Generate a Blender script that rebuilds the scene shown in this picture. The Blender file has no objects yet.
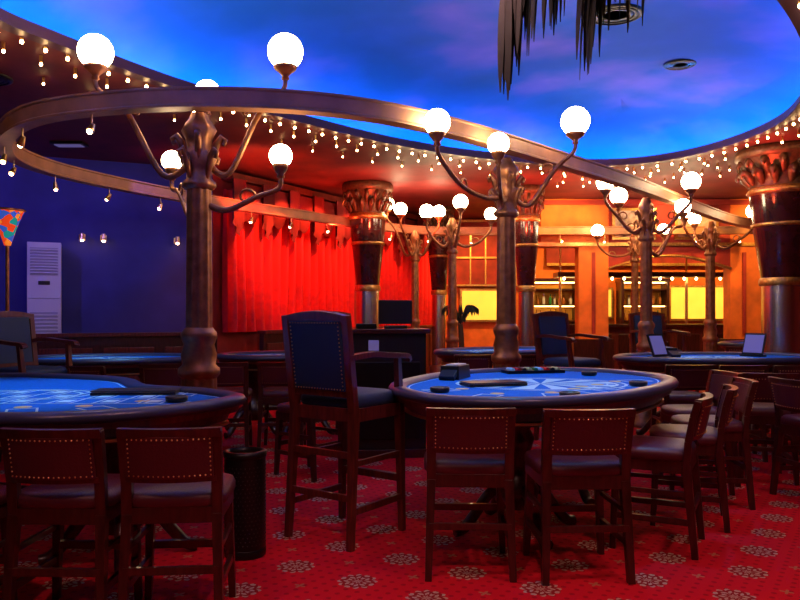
import bpy, bmesh, math, random
from mathutils import Vector, Matrix
random.seed(7)
scene = bpy.context.scene
scene.view_settings.view_transform = 'Standard'
scene.view_settings.look = 'None'
PI = math.pi

# ------------------------------------------------------------------ materials
def mat(name, col, rough=0.5, metal=0.0, emit=None, es=0.0, noise=0.0, nscale=20, bump=0.0, coat=0.0, spec=None, stretch=None):
    m = bpy.data.materials.new(name); m.use_nodes = True
    nt = m.node_tree; b = nt.nodes['Principled BSDF']
    b.inputs['Base Color'].default_value = (*col, 1)
    b.inputs['Roughness'].default_value = rough
    b.inputs['Metallic'].default_value = metal
    if coat: b.inputs['Coat Weight'].default_value = coat
    if spec is not None: b.inputs['Specular IOR Level'].default_value = spec
    if emit:
        b.inputs['Emission Color'].default_value = (*emit, 1)
        b.inputs['Emission Strength'].default_value = es
    if noise or bump:
        tc = nt.nodes.new('ShaderNodeTexCoord'); mp = nt.nodes.new('ShaderNodeMapping')
        nz = nt.nodes.new('ShaderNodeTexNoise'); nz.inputs['Scale'].default_value = nscale
        nz.inputs['Detail'].default_value = 5
        if stretch: mp.inputs['Scale'].default_value = stretch
        nt.links.new(tc.outputs['Object'], mp.inputs['Vector']); nt.links.new(mp.outputs[0], nz.inputs['Vector'])
        if noise:
            r = nt.nodes.new('ShaderNodeValToRGB')
            r.color_ramp.elements[0].position = .3; r.color_ramp.elements[1].position = .7
            r.color_ramp.elements[0].color = (*[c*(1-noise) for c in col], 1)
            r.color_ramp.elements[1].color = (*[min(1, c*(1+noise)) for c in col], 1)
            nt.links.new(nz.outputs['Fac'], r.inputs['Fac']); nt.links.new(r.outputs[0], b.inputs['Base Color'])
        if bump:
            bp = nt.nodes.new('ShaderNodeBump'); bp.inputs['Strength'].default_value = bump
            bp.inputs['Distance'].default_value = .01
            nt.links.new(nz.outputs['Fac'], bp.inputs['Height']); nt.links.new(bp.outputs[0], b.inputs['Normal'])
    return m

M = {}
M['wood'] = mat('dark_cherry_wood', (.042, .008, .007), .3, noise=.5, nscale=6, stretch=(8, 8, 1), coat=.3)
M['wood2'] = mat('red_wood', (.11, .018, .012), .32, noise=.45, nscale=6, stretch=(8, 8, 1), coat=.3)
M['leather'] = mat('maroon_leather', (.08, .012, .022), .42, bump=.25, nscale=120)
M['blueup'] = mat('blue_upholstery', (.010, .035, .10), .6, bump=.2, nscale=150)
M['brass'] = mat('brass', (.75, .5, .2), .3, 1)
M['bronze'] = mat('aged_bronze', (.40, .16, .065), .42, .7, noise=.35, nscale=14)
M['beam'] = mat('copper_beam', (.42, .19, .09), .5, .25, noise=.2, nscale=5)
M['felt'] = mat('blue_felt', (.010, .15, .60), .95, noise=.15, nscale=60, spec=.1)
M['print'] = mat('felt_print_ink', (.42, .70, .85), .9)
M['printy'] = mat('felt_print_gold', (.6, .5, .25), .9)
M['rim'] = mat('armrest_leather', (.03, .035, .09), .32, bump=.1, nscale=100)
M['black'] = mat('black_plastic', (.01, .01, .012), .35)
M['blackm'] = mat('black_metal', (.015, .014, .015), .35, .6)
M['chrome'] = mat('brushed_steel', (.7, .68, .66), .25, 1)
M['maroonlac'] = mat('maroon_lacquer', (.05, .008, .012), .18, noise=.3, nscale=8, coat=.6)
M['gold'] = mat('gold_leaf', (.6, .33, .10), .38, .9, noise=.3, nscale=30)
M['capital'] = mat('capital_plaster', (.12, .06, .03), .45, .5, noise=.5, nscale=18)
M['globe'] = mat('opal_glass_lit', (.9, .85, .75), .3, emit=(1, .76, .44), es=30)
M['bulb'] = mat('bulb_lit', (1, .8, .5), .3, emit=(1, .60, .26), es=42)
M['spotem'] = mat('spot_lens_lit', (1, .7, .5), .3, emit=(1, .6, .35), es=25)
M['neon'] = mat('blue_cove_led', (.1, .3, 1), .3, emit=(.0, .34, 1.0), es=50)
M['curtain'] = mat('red_velvet', (.70, .006, .008), .75, noise=.15, nscale=10)
M['swag'] = mat('maroon_velvet', (.16, .006, .010), .8)
M['blue'] = mat('blue_plaster', (.03, .03, .19), .75, noise=.2, nscale=2, bump=.1)
M['soffit'] = mat('maroon_ceiling', (.15, .018, .018), .6, noise=.3, nscale=3)
M['lip'] = mat('dark_cornice', (.05, .012, .03), .5)
M['orange'] = mat('orange_plaster', (.74, .16, .02), .7, noise=.3, nscale=3)
M['yellow'] = mat('yellow_plaster', (.9, .45, .06), .7, noise=.1, nscale=3)
M['redwall'] = mat('red_plaster', (.34, .022, .015), .7, noise=.3, nscale=4)
M['white'] = mat('white_enamel', (.6, .6, .6), .35)
M['grey'] = mat('grey_plastic', (.35, .35, .38), .4)
M['leaf'] = mat('palm_leaf', (.010, .022, .022), .6, noise=.3, nscale=20)
M['trunk'] = mat('palm_trunk', (.08, .05, .03), .9, bump=.6, nscale=20)
M['pot'] = mat('terracotta', (.3, .1, .05), .7)
M['screen'] = mat('lit_display', (.12, .1, .3), .3, emit=(.35, .28, .75), es=.22)
M['bottleA'] = mat('amber_glass', (.35, .12, .02), .1); M['bottleB'] = mat('green_glass', (.03, .2, .06), .1)
M['bottleC'] = mat('clear_glass', (.6, .6, .65), .1)
M['striplight'] = mat('warm_shelf_light', (1, .7, .3), .3, emit=(1, .6, .18), es=12)
M['paint'] = mat('picture_canvas', (.5, .36, .28), .7, noise=.8, nscale=6)
M['paper'] = mat('white_paper', (.75, .75, .8), .7)
M['yellit'] = mat('backlit_yellow_panel', (.9, .6, .1), .5, emit=(1, .52, .05), es=1.0, noise=.3, nscale=5)

def stained():
    m = mat('stained_glass', (.3, .2, .1), .2); nt = m.node_tree; b = nt.nodes['Principled BSDF']
    v = nt.nodes.new('ShaderNodeTexVoronoi'); v.inputs['Scale'].default_value = 16
    r = nt.nodes.new('ShaderNodeValToRGB'); r.color_ramp.interpolation = 'CONSTANT'
    e = r.color_ramp.elements; e[0].color = (.7, .05, .01, 1); e[1].position = .35; e[1].color = (.01, .22, .2, 1)
    x = e.new(.55); x.color = (.8, .2, .02, 1); x = e.new(.75); x.color = (.03, .08, .4, 1)
    s = nt.nodes.new('ShaderNodeSeparateColor'); tc = nt.nodes.new('ShaderNodeTexCoord')
    L = nt.links.new
    L(tc.outputs['Object'], v.inputs['Vector']); L(v.outputs['Color'], s.inputs[0]); L(s.outputs[0], r.inputs[0])
    L(r.outputs[0], b.inputs['Base Color']); L(r.outputs[0], b.inputs['Emission Color']); b.inputs['Emission Strength'].default_value = .9
    return m
M['stained'] = stained()

def carpet():
    m = mat('patterned_carpet', (.4, .01, .02), .95, spec=.1); nt = m.node_tree; b = nt.nodes['Principled BSDF']; L = nt.links.new
    def mth(op, a, c=None, d=None):
        n = nt.nodes.new('ShaderNodeMath'); n.operation = op
        for i, x in enumerate((a, c, d)):
            if x is None: continue
            if isinstance(x, (int, float)): n.inputs[i].default_value = x
            else: L(x, n.inputs[i])
        return n.outputs[0]
    tc = nt.nodes.new('ShaderNodeTexCoord'); mp = nt.nodes.new('ShaderNodeMapping')
    mp.inputs['Rotation'].default_value = (0, 0, math.radians(33)); s = 1/.42
    mp.inputs['Scale'].default_value = (s, s, s); L(tc.outputs['Object'], mp.inputs['Vector'])
    sp = nt.nodes.new('ShaderNodeSeparateXYZ'); L(mp.outputs[0], sp.inputs[0])
    def cell(off, k=1):
        u = mth('SUBTRACT', mth('FRACT', mth('ADD', mth('MULTIPLY', sp.outputs[0], k), off)), .5)
        v = mth('SUBTRACT', mth('FRACT', mth('ADD', mth('MULTIPLY', sp.outputs[1], k), off)), .5)
        r = mth('SQRT', mth('ADD', mth('MULTIPLY', u, u), mth('MULTIPLY', v, v)))
        return r, mth('ARCTAN2', v, u)
    r, th = cell(0.0)
    pet = mth('ADD', .23, mth('MULTIPLY', mth('COSINE', mth('MULTIPLY', th, 12)), .022))
    med = mth('LESS_THAN', r, pet)
    ringd = mth('GREATER_THAN', mth('SINE', mth('ADD', mth('MULTIPLY', r, 62), mth('MULTIPLY', mth('COSINE', mth('MULTIPLY', th, 8)), 1.3))), -.15)
    spoke = mth('GREATER_THAN', mth('COSINE', mth('MULTIPLY', th, 12)), -.55)
    med2 = mth('MULTIPLY', mth('MULTIPLY', med, ringd), spoke)
    r2, th2 = cell(.5)
    sm = mth('LESS_THAN', r2, mth('ADD', .05, mth('MULTIPLY', mth('COSINE', mth('MULTIPLY', th2, 4)), .03)))
    r3, th3 = cell(.25, 6)
    dots = mth('LESS_THAN', r3, .2)
    nz = nt.nodes.new('ShaderNodeTexNoise'); nz.inputs['Scale'].default_value = 300
    L(tc.outputs['Object'], nz.inputs['Vector'])
    def mix(f, a, c):
        n = nt.nodes.new('ShaderNodeMix'); n.data_type = 'RGBA'
        L(f, n.inputs[0])
        for i, x in ((6, a), (7, c)):
            if isinstance(x, tuple): n.inputs[i].default_value = (*x, 1)
            else: L(x, n.inputs[i])
        return n.outputs[2]
    base = mix(dots, (.56, .008, .020), (.34, .005, .014))
    c1 = mix(sm, base, (.42, .14, .07))
    c15 = mix(med, c1, (.26, .012, .014))
    c2 = mix(med2, c15, (.46, .30, .22))
    fl = mix(nz.outputs['Fac'], (.75, .75, .75), (1.1, 1.1, 1.1))
    mu = nt.nodes.new('ShaderNodeMix'); mu.data_type = 'RGBA'; mu.blend_type = 'MULTIPLY'; mu.inputs[0].default_value = 1
    L(c2, mu.inputs[6]); L(fl, mu.inputs[7]); L(mu.outputs[2], b.inputs['Base Color'])
    return m
M['carpet'] = carpet()

def skymat():
    m = mat('painted_sky', (.1, .1, .6), .8); nt = m.node_tree; b = nt.nodes['Principled BSDF']; L = nt.links.new
    tc = nt.nodes.new('ShaderNodeTexCoord'); mp = nt.nodes.new('ShaderNodeMapping')
    mp.inputs['Scale'].default_value = (.55, .55, .55); mp.inputs['Rotation'].default_value = (0, 0, .5)
    n = nt.nodes.new('ShaderNodeTexNoise'); n.inputs['Scale'].default_value = 1.5; n.inputs['Detail'].default_value = 4
    n.inputs['Roughness'].default_value = .42
    r = nt.nodes.new('ShaderNodeValToRGB'); e = r.color_ramp.elements
    e[0].position = .30; e[0].color = (.005, .03, .34, 1); e[1].position = .75; e[1].color = (.30, .14, .66, 1)
    x = e.new(.47); x.color = (.015, .05, .48, 1); x = e.new(.60); x.color = (.12, .07, .56, 1)
    L(tc.outputs['Object'], mp.inputs[0]); L(mp.outputs[0], n.inputs[0]); L(n.outputs['Fac'], r.inputs[0])
    mx = nt.nodes.new('ShaderNodeMix'); mx.data_type = 'RGBA'; mx.blend_type = 'ADD'; mx.inputs[0].default_value = 1
    mx.inputs[7].default_value = (.0, .08, .10, 1); L(r.outputs[0], mx.inputs[6]); L(mx.outputs[2], b.inputs['Base Color'])
    L(r.outputs[0], b.inputs['Emission Color']); b.inputs['Emission Strength'].default_value = .16  # weak emission added to the paint, so the sky glows by itself
    return m
M['sky'] = skymat()

# ------------------------------------------------------------------ mesh builder
class B:
    def __init__(s): s.v = []; s.f = []; s.m = []; s.s = []; s.mats = []
    def mi(s, k):
        if k not in s.mats: s.mats.append(k)
        return s.mats.index(k)
    def add(s, vs, fs, k, smooth=False, X=None):
        o = len(s.v); i = s.mi(k)
        for p in vs:
            p = Vector(p)
            s.v.append(X @ p if X else p)
        for f in fs:
            s.f.append([o+a for a in f]); s.m.append(i); s.s.append(smooth)
    def box(s, c, d, k, rz=0, rx=0, ry=0, taper=1):
        x, y, z = d[0]/2, d[1]/2, d[2]/2
        vs = [(-x*taper, -y*taper, -z), (x*taper, -y*taper, -z), (x*taper, y*taper, -z), (-x*taper, y*taper, -z), (-x, -y, z), (x, -y, z), (x, y, z), (-x, y, z)]
        X = Matrix.Translation(c) @ Matrix.Rotation(rz, 4, 'Z') @ Matrix.Rotation(rx, 4, 'X') @ Matrix.Rotation(ry, 4, 'Y')
        s.add(vs, [(0, 3, 2, 1), (4, 5, 6, 7), (0, 1, 5, 4), (1, 2, 6, 5), (2, 3, 7, 6), (3, 0, 4, 7)], k, False, X)
    def beam(s, p0, p1, w, d, k, w1=None, d1=None):
        p0 = Vector(p0); p1 = Vector(p1); w1 = w1 or w; d1 = d1 or d
        ax = (p1-p0).normalized(); ref = Vector((1, 0, 0)) if abs(ax.x) < .9 else Vector((0, 1, 0))
        y = ax.cross(ref).normalized(); x = y.cross(ax).normalized()
        vs = []
        for p, a, b_ in ((p0, w/2, d/2), (p1, w1/2, d1/2)):
            vs += [p-x*a-y*b_, p+x*a-y*b_, p+x*a+y*b_, p-x*a+y*b_]
        s.add(vs, [(0, 1, 2, 3), (7, 6, 5, 4), (0, 4, 5, 1), (1, 5, 6, 2), (2, 6, 7, 3), (3, 7, 4, 0)], k)
    def lathe(s, prof, c, k, seg=20, flute=0, nfl=12):
        vs = []; n = len(prof)
        for (r, z) in prof:
            for j in range(seg):
                a = 2*PI*j/seg; rr = r*(1+flute*math.cos(nfl*a)) if flute else r
                vs.append((c[0]+rr*math.cos(a), c[1]+rr*math.sin(a), c[2]+z))
        fs = []
        for i in range(n-1):
            for j in range(seg):
                j2 = (j+1) % seg
                fs.append((i*seg+j, i*seg+j2, (i+1)*seg+j2, (i+1)*seg+j))
        s.add(vs, fs, k, True)
        s.add([vs[j] for j in range(seg)], [tuple(range(seg))[::-1]], k)
        s.add([vs[(n-1)*seg+j] for j in range(seg)], [tuple(range(seg))], k)
    def tube(s, pts, r, k, seg=8, cap=True):
        pts = [Vector(p) for p in pts]; n = len(pts)
        rs = r if isinstance(r, (list, tuple)) else [r]*n
        vs = []; prev = None
        for i, p in enumerate(pts):
            t = (pts[min(i+1, n-1)]-pts[max(i-1, 0)]).normalized()
            if prev is None:
                ref = Vector((0, 0, 1)) if abs(t.z) < .9 else Vector((1, 0, 0)); x = t.cross(ref).normalized()
            else:
                x = (prev-t*prev.dot(t)).normalized()
            prev = x; y = t.cross(x)
            for j in range(seg):
                a = 2*PI*j/seg; vs.append(p+(x*math.cos(a)+y*math.sin(a))*rs[i])
        fs = [(i*seg+j, i*seg+(j+1) % seg, (i+1)*seg+(j+1) % seg, (i+1)*seg+j) for i in range(n-1) for j in range(seg)]
        s.add(vs, fs, k, True)
        if cap:
            s.add(vs[:seg], [tuple(range(seg))[::-1]], k); s.add(vs[-seg:], [tuple(range(seg))], k)
    def sphere(s, c, r, k, seg=16, rings=10, sc=(1, 1, 1)):
        vs = [(c[0], c[1], c[2]-r*sc[2])]
        for i in range(1, rings):
            ph = -PI/2+PI*i/rings
            for j in range(seg):
                a = 2*PI*j/seg
                vs.append((c[0]+r*sc[0]*math.cos(ph)*math.cos(a), c[1]+r*sc[1]*math.cos(ph)*math.sin(a), c[2]+r*sc[2]*math.sin(ph)))
        vs.append((c[0], c[1], c[2]+r*sc[2])); fs = []
        for j in range(seg):
            fs.append((0, 1+(j+1) % seg, 1+j))
            fs.append((len(vs)-1, len(vs)-1-seg+j, len(vs)-1-seg+(j+1) % seg))
        for i in range(rings-2):
            for j in range(seg):
                a = 1+i*seg
                fs.append((a+j, a+(j+1) % seg, a+seg+(j+1) % seg, a+seg+j))
        s.add(vs, fs, k, True)
    def cushion(s, c, w, d, h, k, n=24, e=5):
        vs = []; prof = [(.96, 0), (1, .15), (1, .55), (.96, .8), (.85, .93), (.55, 1.0)]
        for (q, z) in prof:
            for j in range(n):
                a = 2*PI*j/n; ca, sa = math.cos(a), math.sin(a)
                x = abs(ca)**(2/e)*(1 if ca >= 0 else -1); y = abs(sa)**(2/e)*(1 if sa >= 0 else -1)
                vs.append((c[0]+x*w/2*q, c[1]+y*d/2*q, c[2]+z*h))
        m = len(prof); fs = [(i*n+j, i*n+(j+1) % n, (i+1)*n+(j+1) % n, (i+1)*n+j) for i in range(m-1) for j in range(n)]
        fs.append(tuple(range(n))[::-1]); fs.append(tuple(range((m-1)*n, m*n)))
        s.add(vs, fs, k, True)
    def sweep(s, path, sec, k, closed_sec=True, smooth=False):
        n = len(path); area = sum(path[i][0]*path[(i+1) % n][1]-path[(i+1) % n][0]*path[i][1] for i in range(n))
        if area < 0: path = path[::-1]
        nr = []
        for i in range(n):
            a = path[i-1]; c = path[(i+1) % n]; t = Vector((c[0]-a[0], c[1]-a[1])).normalized(); nr.append(Vector((t.y, -t.x)))
        m = len(sec); vs = []
        for i in range(n):
            for (o, z) in sec: vs.append((path[i][0]+nr[i].x*o, path[i][1]+nr[i].y*o, z))
        fs = []
        for i in range(n):
            i2 = (i+1) % n
            for j in range(m if closed_sec else m-1):
                j2 = (j+1) % m; fs.append((i*m+j, i2*m+j, i2*m+j2, i*m+j2))
        s.add(vs, fs, k, smooth)
        return path, nr
    def prism(s, poly, z0, z1, k):
        n = len(poly); vs = [(p[0], p[1], z0) for p in poly]+[(p[0], p[1], z1) for p in poly]
        fs = [tuple(range(n))[::-1], tuple(range(n, 2*n))]+[(i, (i+1) % n, n+(i+1) % n, n+i) for i in range(n)]
        s.add(vs, fs, k)
    def mesh(s, name, recalc=True):
        me = bpy.data.meshes.new(name); me.from_pydata([tuple(v) for v in s.v], [], s.f)
        for k in s.mats: me.materials.append(M[k])
        for p, i, sm in zip(me.polygons, s.m, s.s): p.material_index = i; p.use_smooth = sm
        if recalc:
            bm = bmesh.new(); bm.from_mesh(me); bmesh.ops.recalc_face_normals(bm, faces=bm.faces); bm.to_mesh(me); bm.free()
        me.update(); return me
    def obj(s, name, loc=(0, 0, 0), rz=0, bevel=0, recalc=True):
        return place(s.mesh(name, recalc), name, loc, rz, bevel)
def place(me, name, loc=(0, 0, 0), rz=0, bevel=0, sc=1):
    o = bpy.data.objects.new(name, me); scene.collection.objects.link(o); o.location = loc; o.rotation_euler = (0, 0, rz); o.scale = (sc, sc, 1)
    if bevel:
        b = o.modifiers.new('bevel', 'BEVEL'); b.width = bevel; b.segments = 2; b.limit_method = 'ANGLE'; b.angle_limit = math.radians(50)
    return o
def catmull(pts, k=8, closed=True):
    out = []; n = len(pts)
    rng = range(n) if closed else range(n-1)
    for i in rng:
        g = (lambda j: Vector(pts[j % n])) if closed else (lambda j: Vector(pts[max(0, min(n-1, j))]))
        p0, p1, p2, p3 = g(i-1), g(i), g(i+1), g(i+2)
        for q in range(k):
            t = q/k
            out.append(.5*((2*p1)+(-p0+p2)*t+(2*p0-5*p1+4*p2-p3)*t*t+(-p0+3*p1-3*p2+p3)*t**3))
    if not closed: out.append(Vector(pts[-1]))
    return out
def offset_path(path, o):
    n = len(path); area = sum(path[i][0]*path[(i+1) % n][1]-path[(i+1) % n][0]*path[i][1] for i in range(n))
    if area < 0: path = path[::-1]
    out = []
    for i in range(n):
        a = path[i-1]; c = path[(i+1) % n]; t = Vector((c[0]-a[0], c[1]-a[1])).normalized()
        out.append((path[i][0]+t.y*o, path[i][1]-t.x*o))
    return out
def resample(path, step, closed=True):
    pts = [Vector((p[0], p[1])) for p in path]
    if closed: pts.append(pts[0])
    out = []; acc = 0
    for a, c in zip(pts[:-1], pts[1:]):
        L = (c-a).length; t = acc
        while t < L: out.append(a+(c-a)*(t/L)); t += step
        acc = t-L
    return out

# ------------------------------------------------------------------ room shell
CEIL = 3.5
room = [(-7, -2.5), (10, -2.5), (10, 17), (.7, 17), (-2.75, 11), (-7, 9.2)]
b = B(); b.prism(room, -.1, 0, 'carpet'); b.obj('floor')
def wall(name, p, q, k, z0=0, z1=4.4, th=.1):
    p = Vector(p); q = Vector(q); d = (q-p); L = d.length; d.normalize(); n = Vector((d.y, -d.x))
    c = (p+q)/2+n*th/2; b = B(); b.box((0, 0, (z0+z1)/2), (L, th, z1-z0), k)
    return b.obj(name, (c.x, c.y, 0), math.atan2(d.y, d.x))
wall('wall_front', room[0], room[1], 'redwall'); wall('wall_right', room[1], room[2], 'redwall')
wall('wall_back', room[2], room[3], 'orange'); wall('wall_window_side', room[3], room[4], 'redwall')
wall('wall_blue', room[4], room[5], 'blue'); wall('wall_left', room[5], room[0], 'blue')

oval = catmull([(-2.7, 5.15), (-2.5, 5.75), (-1.9, 6.9), (-1.05, 8.0), (0, 9.15), (1.05, 9.9), (2.2, 10.4), (3.2, 10.4), (3.85, 9.6), (4.0, 8.2), (3.4, 6.6), (2.35, 5.05), (1.0, 3.7), (-.6, 3.0), (-1.9, 3.2), (-2.6, 4.1)], 8)
oval = [(p[0], p[1]) for p in oval]
oval = offset_path(oval, .18)
bm = bmesh.new(); es = []
for loop in (room, oval):
    vs = [bm.verts.new((p[0], p[1], CEIL)) for p in loop]
    es += [bm.edges.new((vs[i], vs[(i+1) % len(vs)])) for i in range(len(vs))]
bmesh.ops.triangle_fill(bm, edges=es, use_beauty=True)
me = bpy.data.meshes.new('ceiling'); bm.to_mesh(me); bm.free(); me.materials.append(M['soffit'])
place(me, 'ceiling')
b = B()
b.sweep(oval, [(0, 3.48), (0, 3.575), (.04, 3.575), (.04, 3.51), (.56, 3.51), (.56, 3.53)], 'lip', False)
b.sweep(oval, [(-.02, 3.475), (-.02, 3.50), (.10, 3.50), (.10, 3.475)], 'lip', True)
b.obj('trim_1', recalc=False)
b = B()
path, nr = b.sweep(oval, [(.56, 3.52), (.60, 3.62), (.55, 3.74), (.42, 3.84), (.2, 3.93), (-.15, 4.02), (-.55, 4.09), (-1.0, 4.14), (-1.3, 4.16)], 'sky', False, True)
inner = offset_path(oval, -1.3); cx = sum(p[0] for p in inner)/len(inner); cy = sum(p[1] for p in inner)/len(inner)
n = len(inner); b.add([(p[0], p[1], 4.16) for p in inner]+[(cx, cy, 4.18)], [(i, (i+1) % n, n) for i in range(n)], 'sky', True)
b.obj('ceiling_sky_dome', recalc=False)
b = B(); b.sweep(oval, [(.40, 3.52), (.40, 3.545), (.46, 3.545), (.46, 3.52)], 'neon'); b.obj('cove_light_strip')

b = B()
def bulbs(path, step, z, r=.02, drop=.03, cond=None):
    for p in resample(path, step):
        if cond and not cond(p): continue
        if math.hypot(p.x-4.95, p.y-9.7) < .62: continue
        b.sphere((p.x, p.y, z-drop-r), r, 'bulb', 6, 4)
        b.box((p.x, p.y, z-drop/2-.001), (.02, .02, drop), 'brass')
bulbs(offset_path(oval, .10), .21, 3.474, .016, .02)
bulbs(offset_path(oval, .38), .34, CEIL, .014, .06)
bulbs(offset_path(oval, .85), .5, CEIL, .012, .05)
for o in (.6, 1.15, 1.5): bulbs(offset_path(oval, o), .42, CEIL, .013, .05, lambda p: p.x > 2.2)
b.obj('string_lights')

# ------------------------------------------------------------------ window side
P0 = Vector((-2.75, 11)); P1 = Vector((.7, 17)); wd = (P1-P0).normalized(); wn = Vector((wd.y, -wd.x)); WL = (P1-P0).length
def curtain(t0, t1):
    b = B(); s0, s1 = t0*WL, t1*WL; N = int((s1-s0)/.02); vs = []; zs = [1.1, 1.4, 2.2, 3.2]
    for i in range(N+1):
        s_ = s0+(s1-s0)*i/N
        for j, z in enumerate(zs):
            a = .085+.03*math.sin(s_*3+j)
            o = .17+a*math.sin(s_*2*PI/.20+.9*math.sin(s_*4)+j*.08)
            p = P0+wd*s_+wn*o; vs.append((p.x, p.y, z))
    m = len(zs); fs = [(i*m+j, (i+1)*m+j, (i+1)*m+j+1, i*m+j+1) for i in range(N) for j in range(m-1)]
    b.add(vs, fs, 'curtain', True); return b.obj('window_curtain', recalc=False)
curtain(.01, .50); curtain(.58, .95)
def valance(t0, t1, nsw):
    b = B(); s0, s1 = t0*WL, t1*WL; w = (s1-s0)/nsw
    for q in range(nsw):
        vs = []; NI, NJ = 14, 9
        for i in range(NI+1):
            u = i/NI; sag = math.sin(PI*u)
            for j in range(NJ+1):
                v = j/NJ
                z = 3.36-.06*v-(.55*sag**.8)*v-.05
                o = .30+.10*sag*math.sin(v*PI*.9)+.018*math.sin(v*PI*9)*sag
                p = P0+wd*(s0+w*(q+u))+wn*o; vs.append((p.x, p.y, z))
        m = NJ+1
        b.add(vs, [(i*m+j, (i+1)*m+j, (i+1)*m+j+1, i*m+j+1) for i in range(NI) for j in range(NJ)], 'swag', True)
    for q in range(nsw+1):
        vs = []
        for i in range(9):
            u = i/8-.5
            for z in (3.34, 3.0, 2.5+.25*abs(u)*2):
                p = P0+wd*(s0+w*q+u*.26)+wn*(.38+.03*math.cos(i*PI)); vs.append((p.x, p.y, z))
        b.add(vs, [(i*3+j, (i+1)*3+j, (i+1)*3+j+1, i*3+j+1) for i in range(8) for j in range(2)], 'swag', True)
    p = P0+wd*(s0+s1)/2+wn*.2; b.box((p.x, p.y, 3.39), ((s1-s0)+.1, .22, .10), 'wood2', math.atan2(wd.y, wd.x))
    b.obj('curtain_valance', recalc=False)
valance(.02, .49, 5); valance(.59, .94, 3)
def rail(name, p, q):
    p = Vector(p); q = Vector(q); d = q-p; L = d.length; a = math.atan2(d.y, d.x); c = (p+q)/2; b = B()
    b.box((0, 0, .54), (L, .08, 1.08), 'wood'); b.box((0, 0, 1.1), (L, .16, .05), 'wood2'); b.box((0, 0, .06), (L, .12, .12), 'wood')
    n = max(2, int(L/.7))
    for i in range(n):
        x = -L/2+L*(i+.5)/n; b.box((x, -.045, .58), (L/n-.14, .02, .7), 'wood2')
    b.obj(name, (c.x, c.y, 0), a, .006)
q0 = P0+wn*.5+wd*.5; q1 = P1+wn*.5-wd*.4
rail('wainscot_partition', q0, q1)
rail('wainscot_partition', (-6.8, 8.65), (-2.55, 10.45))

# ------------------------------------------------------------------ back: portal, bar
b = B(); Y = 14.0
def pbox(x0, x1, z0, z1, k, y=Y, t=.3): b.box(((x0+x1)/2, y, (z0+z1)/2), (x1-x0, t, z1-z0), k)
pbox(3.3, 3.85, 0, 2.6, 'orange'); pbox(6.1, 7.2, 0, 2.6, 'orange'); pbox(9.2, 9.98, 0, 2.6, 'orange')
pbox(3.2, 3.95, 0, .9, 'wood', t=.36); pbox(6.0, 7.3, 0, .9, 'wood', t=.36)
for (x0, x1) in ((3.85, 6.1), (7.2, 9.2)):
    N = 16; vs = []
    for i in range(N+1):
        u = i/N; x = x0+(x1-x0)*u; zz = 2.22+.24*math.sin(PI*u)
        for y in (Y-.15, Y+.15): vs += [(x, y, zz), (x, y, 2.62)]
    fs = []
    for i in range(N):
        a = i*4; c = a+4; fs += [(a, c, c+1, a+1), (a+2, a+3, c+3, c+2), (a, a+2, c+2, c)]
    b.add(vs, fs, 'redwall'); pbox(x0, x1, 2.6, 3.49, 'redwall')
    arc = [(x0+(x1-x0)*i/N, Y-.17, 2.20+.24*math.sin(PI*i/N)) for i in range(N+1)]; b.tube(arc, .03, 'gold', 6)
pbox(2.6, 3.86, 2.6, 3.49, 'orange'); pbox(6.09, 7.21, 2.6, 3.49, 'orange'); pbox(9.19, 9.98, 2.6, 3.49, 'orange')
pbox(2.55, 9.98, 2.62, 2.68, 'gold', t=.36); pbox(2.55, 9.98, 3.38, 3.46, 'redwall', t=.4)
for x in (3.57, 6.35, 6.95): b.box((x, Y-.17, 1.75), (.06, .03, 1.5), 'redwall')
b.obj('archway_partition')
for x, w in ((4.3, .8), (5.45, .8)):
    b = B(); b.box((0, 0, 0), (w, .04, .58), 'gold'); b.box((0, -.025, 0), (w-.1, .01, .48), 'paint'); b.obj('framed_picture', (x, 13.79, 3.02))
b = B(); b.box((5.9, 15.6, .55), (5.4, .5, 1.1), 'wood2'); b.box((5.9, 15.55, 1.12), (5.6, .7, .06), 'wood')
for i in range(9): b.box((3.5+i*.6, 15.34, .55), (.45, .03, .8), 'wood')
b.box((5.9, 15.45, 2.16), (5.4, .5, .10), 'wood')
for x in (3.3, 5.9, 8.5): b.tube([(x, 15.45, 1.15), (x, 15.45, 2.12)], .03, 'brass', 10); b.tube([(x, 15.45, 2.2), (x, 15.45, 3.495)], .02, 'brass', 8)
for i in range(22): b.sphere((3.35+i*.245, 15.3, 2.08), .028, 'bulb', 8, 5)
b.obj('bar_counter', bevel=.006)
b = B()
BAY = ((2.85, 3.9), (4.9, 5.9))
for (x0, x1) in BAY:
    for z in (1.2, 1.55, 1.9): b.box(((x0+x1)/2, 16.7, z), (x1-x0, .35, .03), 'wood')
    for x in (x0, x1): b.box((x, 16.7, 1.05), (.06, .4, 2.1), 'wood')
    b.box(((x0+x1)/2, 16.7, 2.1), (x1-x0+.1, .45, .08), 'wood'); b.box(((x0+x1)/2, 16.58, 2.05), (x1-x0-.1, .06, .03), 'striplight')
    b.box(((x0+x1)/2, 16.58, 1.525), (x1-x0-.1, .03, .02), 'striplight')
    b.box(((x0+x1)/2, 16.89, 1.2), (x1-x0, .02, 1.6), 'yellow'); b.box(((x0+x1)/2, 16.7, .55), (x1-x0, .42, 1.1), 'wood')
b.obj('bar_shelf')
b = B()
for (x0, x1) in BAY:
    for z in (1.216, 1.566):
        x = x0+.1
        while x < x1-.1:
            h = random.uniform(.75, 1); k = random.choice(['bottleA', 'bottleB', 'bottleC', 'bottleA'])
            b.lathe([(.03, 0), (.033, .01), (.033, .15*h), (.012, .19*h), (.012, .25*h)], (x, 16.7+random.uniform(-.05, .05), z), k, 8); x += random.uniform(.08, .16)
b.obj('liquor_bottles')
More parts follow.
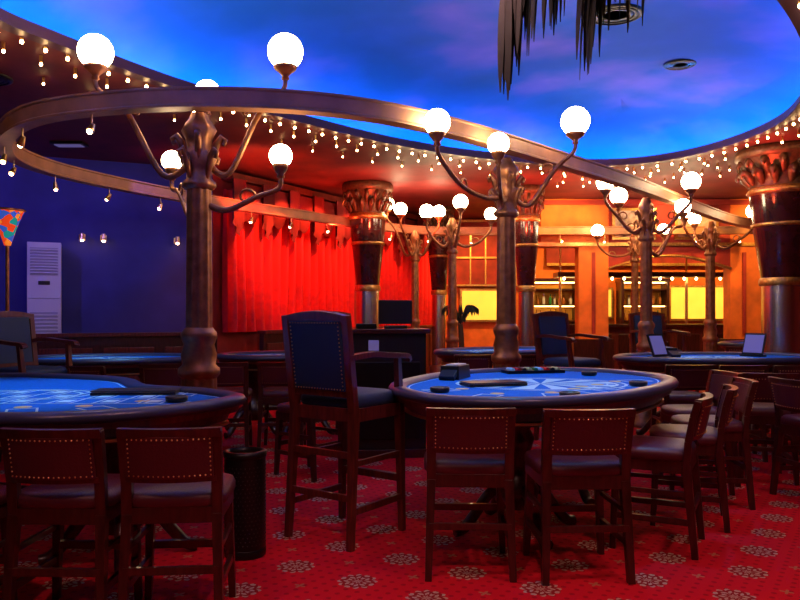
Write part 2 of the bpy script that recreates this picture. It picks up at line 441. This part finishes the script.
def backpanel(x, z, w, h, k='yellit'):
    b = B(); b.box((0, 0, 0), (w+.1, .04, h+.1), 'gold'); b.box((0, -.03, 0), (w, .02, h), k)
    b.obj('backlit_wall_panel', (x, 16.9, z))
backpanel(1.85, 1.55, .9, .65); backpanel(4.4, 1.6, .7, .6, 'yellit'); backpanel(6.7, 1.6, 1.2, .7, 'yellit'); backpanel(8.2, 1.6, 1.1, .7, 'yellit')
b = B(); b.box((0, 0, 0), (1.9, .08, 1.5), 'redwall')
for i in range(6): b.box((-.85+i*.34, -.06, -.1), (.03, .05, 1.2), 'gold')
for z in (-.72, -.1, .5, .72): b.box((0, -.06, z), (1.9, .06, .04), 'gold')
b.obj('wall_lattice_panel', (1.75, 16.9, 2.72))
b = B(); b.box((0, 0, 0), (5.8, .06, .9), 'redwall'); b.box((0, -.05, -.43), (5.8, .06, .06), 'gold'); b.obj('wall_lattice_panel', (6.2, 16.93, 2.9))

# ------------------------------------------------------------------ ring beam
RZ = -.075
ringp = catmull([(-3.35, 6.35), (-2.75, 5.6), (-1.95, 5.25), (-1.15, 5.18), (-.35, 5.4), (.42, 6.0), (1.5, 7.2), (2.8, 8.75), (4.9, 11.5), (6.4, 13.2), (5.9, 13.5), (4.4, 13.5), (2.5, 13.6), (.8, 13.6), (-.25, 13.0), (-1.55, 11.3), (-2.65, 9.7), (-3.4, 8.2), (-3.6, 7.2)], 8)
ringp = [(p[0], p[1]) for p in ringp]
b = B(); b.sweep(ringp, [(o, z+RZ) for o, z in [(-.05, 2.90), (-.05, 2.99), (-.06, 3.0), (-.06, 3.015), (.06, 3.015), (.06, 3.0), (.05, 2.99), (.05, 2.90), (.06, 2.89), (.06, 2.875), (-.06, 2.875), (-.06, 2.89)]], 'beam')
b.obj('curved_lighting_beam')
b = B(); rs = resample(ringp, .8)
for i, p in enumerate(rs):
    if p.x < .42*p.y-4.2 or (p.y > 12.5):
        b.tube([(p.x, p.y, 2.80), (p.x, p.y, 2.72)], .007, 'brass', 6)
        d = Vector((random.uniform(-1, 1), random.uniform(-1, .3), -1.1)).normalized(); q = Vector((p.x, p.y, 2.71))
        b.tube([q-d*.03, q+d*.0, q+d*.045], [.014, .022, .03], 'brass', 10); b.sphere(tuple(q+d*.046), .02, 'spotem', 8, 5)
b.obj('track_spotlights')

# ------------------------------------------------------------------ lamp posts
def lamp_post(loc, globes, K=1.0):
    b = B(); o = (0, 0, 0)
    S = lambda pr: [(r*K, z) for r, z in pr]
    b.lathe(S([(.26, 0), (.26, .05), (.22, .07), (.22, .13), (.17, .17), (.15, .24), (.12, .30)]), o, 'bronze', 24)
    b.lathe(S([(.125, .28), (.12, .95)]), o, 'bronze', 48, .06, 12)
    b.lathe(S([(.12, .93), (.145, .96), (.145, 1.0), (.115, 1.03), (.125, 1.10), (.105, 1.17), (.125, 1.22), (.125, 1.25), (.095, 1.29)]), o, 'bronze', 24)
    b.lathe(S([(.09, 1.27), (.084, 2.28)]), o, 'bronze', 48, .05, 10)
    b.lathe(S([(.085, 2.26), (.115, 2.28), (.115, 2.31), (.085, 2.34), (.085, 2.42), (.12, 2.5), (.08, 2.55), (.09, 2.62), (.12, 2.68), (.10, 2.72), (.07, 2.76), (.055, 2.80)]), o, 'bronze', 24, .06, 8)
    for i in range(8):
        a = 2*PI*i/8+.2; c, s_ = math.cos(a), math.sin(a); zo = 0 if i % 2 else .11
        pts = [(c*r*K, s_*r*K, z+zo) for r, z in ((.08, 2.33), (.10, 2.40), (.12, 2.48), (.155, 2.53), (.18, 2.51), (.17, 2.47), (.155, 2.48))]
        b.tube(pts, [q*K for q in (.010, .024, .027, .024, .018, .014, .010)], 'bronze', 8)
    for (gx, gy, gz, r) in globes:
        L = math.hypot(gx, gy); ux, uy = gx/L, gy/L; zt = gz-r-.05
        ctrl = [(.07*K, 2.44 if zt > 2.6 else 2.15), (L*.35, 2.38 if zt > 2.6 else 2.12), (L*.7, zt-.26 if zt > 2.6 else zt-.16), (L*.97, zt-.10), (L, zt)]
        pts = catmull([(ux*q, uy*q, z) for q, z in ctrl], 6, False); b.tube(pts, [.024-.008*i/len(pts) for i in range(len(pts))], 'bronze', 8)
        m = pts[len(pts)//2]; sc = []
        for i in range(14):
            a = i*.5; rr = .07*(1-i/16); sc.append((m[0]+ux*rr*math.cos(a)-ux*.07, m[1]+uy*rr*math.cos(a)-uy*.07, m[2]+rr*math.sin(a)))
        b.tube(sc, [.012-.0006*i for i in range(14)], 'bronze', 6)
        b.lathe([(.015, -.03), (.03, -.02), (.022, 0), (.04, .02), (r*.62, .05), (r*.68, .07), (r*.55, .075)], (gx, gy, zt), 'bronze', 16)
        b.sphere((gx, gy, gz), r, 'globe', 20, 14)
    b.obj('globe_lamp_post', (loc[0], loc[1], 0))
lamp_post((-1.42, 5.3), [(-.78, .12, 3.28, .125), (.61, 0, 3.24, .125), (-.1, .62, 3.13, .10), (.58, -.02, 2.5, .082), (-.42, .75, 2.62, .082)])
lamp_post((.97, 6.85), [(-.69, -1.2, 2.83, .10), (.62, -.05, 3.13, .13), (-.17, -.75, 2.77, .09)], .95)
lamp_post((3.02, 9.2), [(-.5, 0, 2.99, .11), (-.25, .3, 2.87, .11), (.55, 0, 3.0, .115), (.6, .4, 2.75, .10)], .8)
lamp_post((4.8, 11.6), [(-.4, .0, 2.94, .11), (.65, -.05, 2.95, .115), (-.05, .5, 2.9, .10)], .8)
lamp_post((4.10, 13.1), [(-.65, 0, 2.82, .11), (0.05, -.5, 2.82, .11), (.5, 0, 2.84, .10)], .7)
lamp_post((.26, 12.9), [(-.48, -.3, 3.22, .12), (-.25, -.5, 3.1, .11), (.4, -.2, 3.1, .11)], .7)
lamp_post((.78, 11.2), [(-.38, 0, 2.9, .11), (.1, -.3, 3.0, .11), (.58, 0, 2.86, .10)], .7)

# ------------------------------------------------------------------ decorative columns
def deco_column(loc, k=1.0):
    b = B(); o = (0, 0, 0); R = k
    b.lathe([(.42*R, 0), (.42*R, .1), (.36*R, .14), (.36*R, .3), (.3*R, .34)], o, 'wood2', 28)
    b.lathe([(.27*R, .32), (.27*R, 1.78)], o, 'chrome', 28)
    b.lathe([(.30*R, 1.74), (.31*R, 1.76), (.31*R, 1.81), (.29*R, 1.84)], o, 'gold', 28)
    b.lathe([(.28*R, 1.83), (.34*R, 2.2), (.39*R, 2.5)], o, 'maroonlac', 28)
    b.lathe([(.39*R, 2.49), (.41*R, 2.5), (.41*R, 2.535), (.4*R, 2.54)], o, 'gold', 28)
    b.lathe([(.39*R, 2.54), (.44*R, 2.92)], o, 'maroonlac', 28)
    b.lathe([(.44*R, 2.9), (.47*R, 2.93), (.47*R, 2.96), (.43*R, 3.0)], o, 'gold', 28)
    b.lathe([(.42*R, 3.0), (.40*R, 3.1), (.44*R, 3.2), (.52*R, 3.3), (.56*R, 3.36)], o, 'capital', 28)
    b.lathe([(.54*R, 3.35), (.62*R, 3.38), (.62*R, 3.46), (.58*R, 3.495)], o, 'capital', 28)
    for ring, (z0, n) in enumerate(((3.03, 14), (3.16, 14))):
        for i in range(n):
            a = 2*PI*(i+.5*ring)/n; c, s_ = math.cos(a), math.sin(a)
            pts = [(c*r*R, s_*r*R, z0+z) for r, z in ((.42, 0), (.455, .07), (.50, .14), (.56, .17), (.59, .12), (.57, .09))]
            b.tube(pts, [.03*R, .06*R, .065*R, .05*R, .03*R, .02*R], 'capital', 8)
    b.obj('decorative_column', (loc[0], loc[1], 0))
deco_column((4.95, 9.7), .92); deco_column((-.53, 12.3), .68); deco_column((.78, 15.1), .52); deco_column((2.12, 12.6), .5)

# ------------------------------------------------------------------ seating
def stool_mesh():
    b = B()
    for sx in (-1, 1):
        b.beam((sx*.195, .19, 0), (sx*.175, .17, .52), .030, .030, 'wood', .042, .042)
        b.beam((sx*.20, -.235, 0), (sx*.185, -.19, .52), .032, .034, 'wood', .042, .046)
        pts = [(sx*.185, -.19, .5), (sx*.185, -.20, .66), (sx*.187, -.225, .80), (sx*.19, -.25, .895)]
        for p, q in zip(pts[:-1], pts[1:]): b.beam(p, q, .044, .036, 'wood')
        b.beam((sx*.19, .18, .20), (sx*.195, -.22, .20), .022, .034, 'wood')
        b.beam((sx*.188, .178, .36), (sx*.192, -.21, .36), .018, .026, 'wood')
    b.beam((-.19, .18, .27), (.19, .18, .27), .03, .036, 'wood'); b.beam((-.195, -.222, .13+.15), (.195, -.222, .28), .022, .034, 'wood')
    b.box((0, -.01, .515), (.40, .40, .07), 'wood')
    b.cushion((0, 0, .545), .44, .43, .075, 'leather')
    N = 12
    def panel(z0, z1, yo, th, w, k, sm=True):
        vs = []
        for i in range(N+1):
            u = i/N*2-1; x = u*w/2; cv = -.035*(1-u*u)
            for z, lean in ((z0, 0), (z1, 1)):
                y = -.205+cv-(z-.66)*.2+yo
                vs += [(x, y-th/2, z), (x, y+th/2, z)]
        fs = []
        for i in range(N):
            a = i*4; c = a+4; fs += [(a, c, c+2, a+2), (a+1, a+3, c+3, c+1), (a, a+1, c+1, c), (a+2, c+2, c+3, a+3)]
        fs += [(0, 2, 3, 1), (N*4, N*4+1, N*4+3, N*4+2)]
        b.add(vs, fs, k, False)
    panel(.685, .87, 0, .045, .35, 'leather'); panel(.865, .905, 0, .04, .42, 'wood'); panel(.665, .69, 0, .03, .37, 'wood')
    def bp(u, z): return (u*.175, -.205-.035*(1-u*u)-(z-.66)*.2-.026, z)
    for i in range(17):
        u = -1+i/8
        for z in (.697, .858): b.sphere(bp(u*.95, z), .004, 'brass', 6, 4)
    for i in range(1, 8):
        for u in (-.95, .95): b.sphere(bp(u, .697+i*.161/8), .004, 'brass', 6, 4)
    return b.mesh('bar_stool')
def highchair_mesh():
    b = B()
    for sx in (-1, 1):
        b.beam((sx*.25, .24, 0), (sx*.235, .23, .80), .036, .036, 'wood2', .05, .05)
        b.beam((sx*.235, .23, .80), (sx*.25, .19, 1.11), .045, .045, 'wood2', .036, .036)
        b.beam((sx*.25, -.28, 0), (sx*.235, -.23, .80), .036, .04, 'wood2', .05, .055)
        b.beam((sx*.235, -.23, .78), (sx*.24, -.31, 1.38), .05, .05, 'wood2', .046, .04)
        pts = catmull([(sx*.24, -.28, 1.13), (sx*.265, -.1, 1.145), (sx*.275, .1, 1.13), (sx*.27, .25, 1.12), (sx*.265, .28, 1.09)], 4, False)
        for p, q in zip(pts[:-1], pts[1:]): b.beam(p, q+(q-p)*.15, .055, .032, 'wood2')
        b.beam((sx*.245, .235, .22), (sx*.245, -.265, .22), .024, .04, 'wood2'); b.beam((sx*.242, .233, .5), (sx*.242, -.25, .5), .022, .034, 'wood2')
    b.beam((-.24, .235, .34), (.24, .235, .34), .04, .045, 'wood2'); b.beam((-.24, -.265, .3), (.24, -.265, .3), .024, .04, 'wood2')
    b.beam((-.24, -.25, .55), (.24, -.25, .55), .024, .04, 'wood2')
    b.box((0, 0, .785), (.50, .48, .08), 'wood2'); b.cushion((0, .01, .82), .50, .48, .09, 'blueup')
    X = Matrix.Translation((0, -.275, 1.14)) @ Matrix.Rotation(.131, 4, 'X')
    t = B(); t.box((0, 0, 0), (.40, .05, .42), 'blueup'); t.box((0, 0, .215), (.44, .036, .045), 'wood2'); t.box((0, 0, -.225), (.44, .036, .045), 'wood2')
    N = 10
    vs = []
    for i in range(N+1):
        u = i/N*2-1; z = .23+.035*(1-u*u)
        vs += [(u*.26, -.022, .215), (u*.26, .022, .215), (u*.26, -.022, z+.005), (u*.26, .022, z+.005)]
    fs = []
    for i in range(N):
        a = i*4; c = a+4; fs += [(a, c, c+2, a+2), (a+1, a+3, c+3, c+1), (a, a+1, c+1, c), (a+2, c+2, c+3, a+3)]
    fs += [(0, 2, 3, 1), (N*4, N*4+1, N*4+3, N*4+2)]
    t.add(vs, fs, 'wood2')
    for i in range(18):
        for z in (-.2, .2): t.sphere((-.19+i*.38/17, -.027, z), .0045, 'brass', 6, 4)
        for x in (-.19, .19): t.sphere((x, -.027, -.2+i*.4/17), .0045, 'brass', 6, 4)
    for k in t.mats: b.mi(k)
    o = len(b.v); b.v += [X @ v for v in t.v]
    for f, mi_, s_ in zip(t.f, t.m, t.s): b.f.append([a+o for a in f]); b.m.append(b.mi(t.mats[mi_])); b.s.append(s_)
    return b.mesh('dealer_high_chair')
SM = stool_mesh(); HM = highchair_mesh()
def face(dx, dy): return math.atan2(dy, dx)-PI/2
def stool(x, y, dx=0, dy=1, sc=1.06): place(SM, 'bar_stool', (x, y, 0), face(dx, dy), .004, sc)
def hchair(x, y, dx, dy): place(HM, 'dealer_high_chair', (x, y, 0), face(dx, dy), .005)
stool(-1.01, 3.48, -.08, 1, 1.04); stool(-1.48, 3.46, .03, 1, 1.04); stool(-2.0, 3.26, .12, 1); stool(-2.6, 3.35, .3, 1)
stool(.375, 4.16, .03, 1, 1.1); stool(.955, 4.12, -.05, 1, 1.12); stool(1.54, 4.55, -.9, .45, 1.08); stool(1.92, 5.05, -.95, .35); stool(2.27, 5.55, -1, .1); stool(2.44, 6.2, -1, -.1)
hchair(-.33, 4.76, .58, .81)
hchair(-3.33, 6.75, .9, -.45); hchair(1.85, 8.1, .55, -.8); hchair(3.45, 10.0, .2, -1); hchair(-.75, 10.0, .5, -.8)

# ------------------------------------------------------------------ tables
def table(pts, deco, name='casino_table'):
    out = [(p[0], p[1]) for p in catmull(pts, 8)]; cx = sum(p[0] for p in out)/len(out); cy = sum(p[1] for p in out)/len(out)
    out = [(p[0]-cx, p[1]-cy) for p in out]; b = B()
    b.prism(offset_path(out, -.15), .74, .885, 'wood'); b.prism(offset_path(out, -.09), .885, .896, 'felt')
    b.sweep(out, [(-.11, .885), (-.11, .905), (-.085, .922), (-.04, .928), (-.005, .918), (.01, .895), (0, .872), (-.03, .862), (-.11, .86)], 'rim', True, True)
    b.sweep(out, [(-.03, .862), (-.04, .83), (-.07, .83), (-.07, .862)], 'wood2'); b.sweep(out, [(-.07, .862), (-.10, .78), (-.15, .76), (-.15, .862)], 'wood')
    b.sweep(out, [(-.092, .755), (-.092, .77), (-.115, .77), (-.115, .755)], 'brass')
    b.sweep(out, [(-.125, .8965), (-.135, .8972)], 'print', False)
    far = max(out, key=lambda p: math.hypot(*p)); L = math.hypot(*far); ux, uy = far[0]/L, far[1]/L
    for sgn in (-1, 1):
        c = (ux*sgn*L*.42, uy*sgn*L*.42, 0)
        b.lathe([(.10, .16), (.13, .2), (.15, .28), (.09, .36), (.07, .44), (.10, .54), (.12, .6), (.09, .66), (.16, .74)], c, 'wood', 20)
        for i in range(4):
            a = PI/4+i*PI/2+math.atan2(uy, ux)
            p = [(c[0]+math.cos(a)*r, c[1]+math.sin(a)*r, z) for r, z in ((.06, .3), (.18, .26), (.28, .14), (.36, .05), (.42, .035))]
            b.tube(catmull(p, 4, False), .035, 'wood', 8)
    b.tube([(-ux*L*.42, -uy*L*.42, .3), (ux*L*.42, uy*L*.42, .3)], .04, 'wood', 10)
    for k in range(deco['n']):
        a = deco['a0']+(deco['a1']-deco['a0'])*k/(deco['n']-1); c, s_ = math.cos(a), math.sin(a)
        best = min(out, key=lambda p: abs(math.atan2(p[1]*c-p[0]*s_, p[0]*c+p[1]*s_))); R = math.hypot(*best)-.34
        x, y = c*R, s_*R
        for (dx, dy, w, h) in ((0, .1, .15, .012), (0, -.1, .15, .012), (-.07, 0, .012, .2), (.07, 0, .012, .2)):
            tx, ty = -s_, c
            b.box((x+tx*dx+c*dy, y+ty*dx+s_*dy, .8966), (w, h, .0014), 'print', a+PI/2)
        b.lathe([(.045, 0), (.045, .001)], (c*(R-.17), s_*(R-.17), .8965), 'printy', 16)
    r0 = deco.get('r', .4)
    ap = [(math.cos(t)*r0*1.3, math.sin(t)*r0) for t in [2*PI*i/48 for i in range(48)]]
    for o in (0, -.06): b.sweep(ap, [(o, .8968), (o-.022, .8968)], 'print', False)
    if deco.get('wheel'):
        for i in range(12):
            a = 2*PI*i/12; vs = [(0, 0, .8969)]+[(math.cos(a+q)*r0*1.15, math.sin(a+q)*r0*.85, .8969) for q in (0, .15, .3)]
            b.add(vs, [(0, 1, 2, 3)], 'print')
    if deco.get('grid'):
        gx, gy, w, h = deco['grid']
        for i in range(13): b.box((gx-w/2+w*i/12, gy, .8972), (.01, h, .0016), 'print', 0)
        for j in range(4): b.box((gx, gy-h/2+h*j/3, .8972), (w, .01, .0016), 'print', 0)
        for i in range(12):
            for j in range(3):
                if (i+j) % 2: b.box((gx-w/2+w*(i+.5)/12, gy-h/2+h*(j+.5)/3, .897), (w/12*.6, h/3*.5, .0012), 'print')
    b.obj(name, (cx, cy, 0))
table([(-.06, 4.85), (.17, 4.3), (.66, 4.14), (1.16, 4.32), (1.62, 4.75), (1.98, 5.35), (2.02, 5.85), (1.7, 6.35), (1.15, 6.5), (.45, 6.15), (.02, 5.4)], dict(n=7, a0=-2.6, a1=.3, r=.46, wheel=True))
table([(-.9, 4.36), (-1.04, 3.95), (-1.34, 3.65), (-1.8, 3.5), (-2.6, 3.6), (-3.4, 3.8), (-3.9, 4.4), (-3.9, 5.3), (-3.2, 5.85), (-2.6, 5.8), (-2.0, 5.5), (-1.64, 4.95), (-1.2, 4.72)], dict(n=6, a0=-1.9, a1=.0, r=.3, grid=(.2, -.1, 1.5, .7)))
def ell(cx, cy, a, c, rot): return [(cx+a*math.cos(t)*math.cos(rot)-c*math.sin(t)*math.sin(rot), cy+a*math.cos(t)*math.sin(rot)+c*math.sin(t)*math.cos(rot)) for t in [2*PI*i/12 for i in range(12)]]
D = dict(n=7, a0=-2.8, a1=-.3, r=.3, wheel=True)
table(ell(3.5, 8.3, 1.15, .68, .1), D); table(ell(6.1, 11.9, 1.1, .75, .3), D); table(ell(-3.15, 8.1, 1.0, .6, .25), D); table(ell(-1.4, 8.7, .72, .55, .2), D); table(ell(1.3, 9.75, .95, .55, .5), D)
for s in [(2.72, 7.3), (3.2, 7.25), (3.7, 7.2), (4.2, 7.35), (-3.5, 7.2), (-2.9, 7.15), (-2.3, 7.45), (-1.75, 7.65), (-1.2, 7.7), (5.6, 10.9), (6.2, 10.8), (.85, 8.95), (1.4, 8.95)]:
    stool(s[0], s[1], random.uniform(-.2, .2), 1)
stool(-.5, 8.75, -1, .1); stool(-.78, 6.5, -.8, .6); stool(4.85, 8.3, -1, 0); stool(4.7, 12.4, .9, -.3); stool(3.62, 6.5, .1, 1); stool(3.05, 6.35, .2, 1); stool(3.15, 5.6, 1, .2); stool(4.75, 7.55, -.7, .7); stool(5.0, 10.9, .5, 1)

def folder(loc, rz, w=.34, d=.24): 
    b = B(); b.box((0, 0, .008), (w, d, .016), 'black'); b.box((0, .0, .018), (w-.02, d-.02, .005), 'paper'); b.box((0, 0, .023), (w, d, .006), 'black'); b.obj('menu_folder', loc, rz, .003)
folder((.64, 5.15, .8985), .3, .42, .2); folder((-1.62, 4.62, .8985), .1, .5, .2); folder((-2.9, 4.9, .8985), -.2)
def shoe(loc, rz):
    b = B(); b.box((0, 0, .05), (.14, .26, .1), 'black', taper=1.1); b.box((0, -.16, .035), (.12, .1, .04), 'black', rx=.5); b.box((0, .02, .103), (.1, .2, .008), 'grey'); b.obj('card_shoe', loc, rz, .005)
shoe((.42, 5.7, .8985), -.4); shoe((3.0, 8.5, .8985), .3)
def chiptray(loc, rz):
    b = B(); b.box((0, 0, .012), (.5, .16, .024), 'blackm')
    for i in range(9):
        k = ['print', 'curtain', 'black', 'printy', 'bottleB'][i % 5]; x = -.2+i*.05
        b.tube([(x, -.06, .028), (x, .06, .028)], .017, k, 12)
    b.obj('chip_tray', loc, rz)
chiptray((1.1, 6.2, .8985), .25)
def ashtray(loc):
    b = B(); b.lathe([(.05, 0), (.06, .005), (.062, .03), (.055, .032), (.045, .012), (.0, .01)], (0, 0, 0), 'black', 18); b.obj('ashtray', loc)
ashtray((1.0, 4.42, .8985)); ashtray((1.62, 5.1, .8985)); ashtray((.25, 4.7, .8985)); ashtray((-1.25, 4.2, .8985)); ashtray((1.5, 5.95, .8985))
def sign(loc, rz):
    b = B(); b.box((0, 0, .01), (.24, .14, .02), 'black'); b.box((0, .03, .14), (.24, .02, .25), 'black', rx=-.35); b.box((0, .018, .142), (.21, .006, .21), 'screen', rx=-.35); b.obj('table_display', loc, rz)
sign((2.82, 8.15, .8985), .6); sign((4.0, 8.5, .8985), -.9); sign((6.2, 12.2, .8985), -.2)

b = B(); b.box((0, 0, .6), (.78, .5, 1.2), 'black'); b.box((0, 0, 1.215), (.86, .58, .04), 'wood'); b.box((0, 0, .04), (.84, .56, .08), 'wood')
for z in (.35, .75): b.box((0, -.26, z), (.66, .02, .34), 'blackm')
b.box((.12, .05, 1.25), (.22, .16, .03), 'black'); b.box((.12, .08, 1.40), (.34, .03, .24), 'black'); b.box((-.18, -.05, 1.26), (.2, .14, .05), 'blackm')
b.box((-.12, -.285, 1.08), (.10, .01, .10), 'screen')
b.obj('pit_desk', (-.16, 7.45, 0), .1, .006)

b = B(); b.lathe([(.115, 0), (.118, .01), (.118, .57)], (0, 0, 0), 'blackm', 36); b.lathe([(.118, .565), (.124, .57), (.124, .6), (.1, .605), (.095, .58), (.09, .5)], (0, 0, 0), 'blackm', 36)
b.lathe([(.121, .02), (.121, .045), (.118, .05)], (0, 0, 0), 'blackm', 36)
for i in range(30):
    a = 2*PI*i/30
    for j in range(20): b.sphere((.117*math.cos(a+(j % 2)*.105), .117*math.sin(a+(j % 2)*.105), .08+j*.023), .0045, 'black', 5, 3)
b.obj('waste_bin', (-.895, 4.33, 0))

b = B(); b.box((0, 0, .2), (.50, .40, .4), 'wood')
b.box((0, 0, 1.36), (.40, .30, 1.9), 'white'); b.box((0, -.155, 2.06), (.33, .01, .36), 'grey')
for i in range(9): b.box((0, -.165, 1.91+i*.038), (.33, .02, .012), 'white', rx=.5)
b.box((0, -.157, 1.78), (.14, .01, .05), 'black'); b.box((0, -.155, 1.0), (.33, .01, .8), 'grey')
for i in range(16): b.box((0, -.163, .64+i*.048), (.33, .014, .02), 'white')
b.box((0, -.155, 1.58), (.38, .006, .006), 'grey')
b.obj('air_conditioner', (-4.70, 9.92, 0), .40, .008)

b = B(); b.lathe([(.17, 0), (.17, .03), (.05, .06), (.03, .12)], (0, 0, 0), 'bronze', 20); b.tube([(0, 0, .1), (0, 0, 2.1)], .018, 'bronze', 10)
b.lathe([(.03, 2.08), (.05, 2.14), (.08, 2.24), (.14, 2.40), (.165, 2.44)], (0, 0, 0), 'stained', 24); b.lathe([(.165, 2.43), (.175, 2.44), (.165, 2.45)], (0, 0, 0), 'bronze', 24)
b.obj('stained_glass_floor_lamp', (-4.02, 7.68, 0))
for x in (-4.35, -4.1, -3.2):
    y = 11-(-2.75-x)*.4235-.06; b = B(); b.box((0, 0, 0), (.08, .04, .08), 'brass'); b.tube([(0, -.02, 0), (0, -.1, 0)], .01, 'brass', 6)
    b.tube([(0, -.1, -.04), (0, -.1, .05)], [.035, .025], 'brass', 10); b.sphere((0, -.1, -.045), .022, 'spotem', 8, 5); b.obj('wall_spotlight', (x, y, 2.42), .4)

def vent(loc, r):
    b = B()
    for i in range(5):
        q = r*(1-i*.19); b.lathe([(q, 0), (q, -.012), (q-.03, -.022+.004*i), (q-.04, -.012)], (0, 0, 0), 'blackm', 28)
    b.lathe([(r*.98, -.001), (r*.98, -.004)], (0, 0, 0), 'black', 28)
    b.obj('ceiling_vent', loc)
vent((2.0, 6.95, 4.16), .25); vent((-3.7, 6.7, 3.497), .22); vent((3.1, 8.3, 4.145), .18)
b = B(); b.box((0, 0, 0), (.4, .2, .03), 'blackm'); b.box((0, 0, -.018), (.32, .14, .01), 'screen'); b.obj('blue_ceiling_light', (-4.1, 9.3, 3.48))

# ------------------------------------------------------------------ palms
def leaflet(b, p, d, L, w, droop=1.0):
    p = Vector(p); d = Vector(d).normalized(); vs = []; N = 6; side = d.cross(Vector((0, 0, 1)))
    if side.length < .1: side = Vector((random.uniform(-1, 1), random.uniform(-1, 1), 0))
    side.normalize(); q = p.copy(); dd = d.copy()
    for i in range(N+1):
        t = i/N; ww = w*math.sin(PI*min(.98, .12+.86*t))**.7
        vs += [q-side*ww/2, q+Vector((0, 0, -ww*.15)), q+side*ww/2]
        dd = (dd+Vector((0, 0, -droop*.35))).normalized(); q = q+dd*L/N
    b.add(vs, [(i*3+j, (i+1)*3+j, (i+1)*3+j+1, i*3+j+1) for i in range(N) for j in range(2)], 'leaf', True)
def palm(name, base, crown, fronds, lw, ll, pot=True):
    b = B(); bx, by = base
    b.lathe([(.2, 0), (.26, .35), (.28, .36), (.28, .4), (.22, .38)], (bx, by, 0), 'pot', 20)
    pts = catmull([(bx, by, .35), (bx+.02, by, crown[2]*.6), crown], 8, False); b.tube(pts, [.06-.02*i/len(pts) for i in range(len(pts))], 'trunk', 10)
    for f in fronds:
        r = catmull([crown]+f, 8, False); b.tube(r, [.014-.009*i/len(r) for i in range(len(r))], 'leaf', 6)
        for i in range(4, len(r)):
            t = (r[i]-r[i-1]).normalized(); side = t.cross(Vector((0, 0, 1))).normalized()
            for s_ in (-1, 1):
                for _ in range(3):
                    leaflet(b, r[i]+(r[i-1]-r[i])*random.random(), t*.4+side*s_*random.uniform(.1, .45)+Vector((0, 0, -random.uniform(.8, 1.4))), ll*random.uniform(.45, 1.1), lw, 1.2)
    b.obj(name, recalc=False)
palm('potted_palm_tree', (2.3, 2.1), (2.3, 2.1, 3.05),
     [[(1.7, 2.6, 3.25), (1.1, 2.9, 3.12), (.74, 2.98, 2.84)], [(1.75, 2.5, 3.35), (1.0, 2.9, 3.3), (.58, 3.05, 3.0), (.42, 3.06, 2.72)],
      [(2.8, 1.9, 3.25), (3.2, 1.6, 3.0)], [(2.6, 2.7, 3.25), (2.9, 3.1, 3.0)], [(2.2, 1.5, 3.25), (2.1, 1.0, 3.0)], [(1.8, 1.6, 3.2), (1.4, 1.2, 2.95)]], .028, .50)
palm('potted_palm', (1.0, 12.4), (1.0, 12.4, 1.2), [[(1.0+.15*math.cos(a), 12.4+.15*math.sin(a), 1.5), (1.0+.3*math.cos(a), 12.4+.3*math.sin(a), 1.45)] for a in [i*PI/4 for i in range(8)]], .02, .12)

# ------------------------------------------------------------------ lights
def spot(name, loc, tgt, e, col, ang=70, r=.05, blend=.6):
    l = bpy.data.lights.new(name, 'SPOT'); l.energy = e; l.color = col; l.spot_size = math.radians(ang); l.spot_blend = blend; l.shadow_soft_size = r
    o = bpy.data.objects.new(name, l); scene.collection.objects.link(o); o.location = loc
    o.rotation_euler = (Vector(tgt)-Vector(loc)).to_track_quat('-Z', 'Y').to_euler()
for t in (.04, .16, .28, .42, .62, .76, .88):
    p = P0+wd*WL*t+wn*.95; q = P0+wd*WL*(t+.03); spot('curtain_spot', (p.x, p.y, 3.38), (q.x, q.y, 1.9), 175, (1, .18, .05), 78, .03)
spot('blue_wash', (-4.9, 7.4, 3.3), (-5.2, 9.9, 1.9), 130, (.20, .12, 1), 90)  # added blue spots, standing in for cove light on the wall
spot('blue_wash', (-2.9, 8.6, 3.3), (-3.3, 10.7, 1.9), 40, (.2, .12, 1), 100)
for x in (3.0, 5.0, 6.8, 8.4): spot('archway_spot', (x, 12.7, 3.4), (x, 14, 2.5), 150, (1, .5, .12), 95)
for x in (1.8, 4, 6, 8): spot('bar_spot', (x, 15.2, 3.4), (x, 16.8, 1.3), 230, (1, .55, .14), 105)
for x, y in ((-.3, 11.3), (-1.1, 12.0), (2.0, 11.7), (4.2, 9.1), (-2.0, 10.0), (3.0, 11.6), (.6, 12.4)):
    spot('red_soffit_fill', (x, y, 2.75), (x-.05, y+.4, 3.5), 60, (1, .08, .03), 155)  # red spots without fixtures, added to wash ceiling and capitals
for x, y, e in ((1.0, 5.3, 240), (-2.4, 4.7, 210), (3.5, 8.2, 190), (-3.0, 8.1, 150), (6.1, 11.9, 150), (1.3, 9.7, 150)):
    spot('table_blue_fill', (x, y, 3.46 if (abs(x) > 2.0 and x != 3.5) or y > 9.5 else 4.1), (x, y, .9), e, (.14, .50, 1), 48)  # added fill spots, no lamp modelled; they turn the tables blue
for x, y in ((0, 2.6), (1.8, 3.0), (-1.6, 1.5), (.5, 1.0), (4.6, 5.2), (3.2, 3.2)):
    spot('floor_fill', (x, y, 3.42), (x, y+.6, 0), 80, (1, .46, .42), 92)  # overhead fill added so near floor and chairs are visible

w = bpy.data.worlds.new('world'); scene.world = w; w.use_nodes = True
w.node_tree.nodes['Background'].inputs[0].default_value = (.05, .02, .04, 1); w.node_tree.nodes['Background'].inputs[1].default_value = .3

cam = bpy.data.cameras.new('camera'); cam.lens = 33.75; cam.sensor_width = 36; cam.shift_y = .015
co = bpy.data.objects.new('camera', cam); scene.collection.objects.link(co); co.location = (0, 0, 1.4); co.rotation_euler = (PI/2, 0, 0)
scene.camera = co
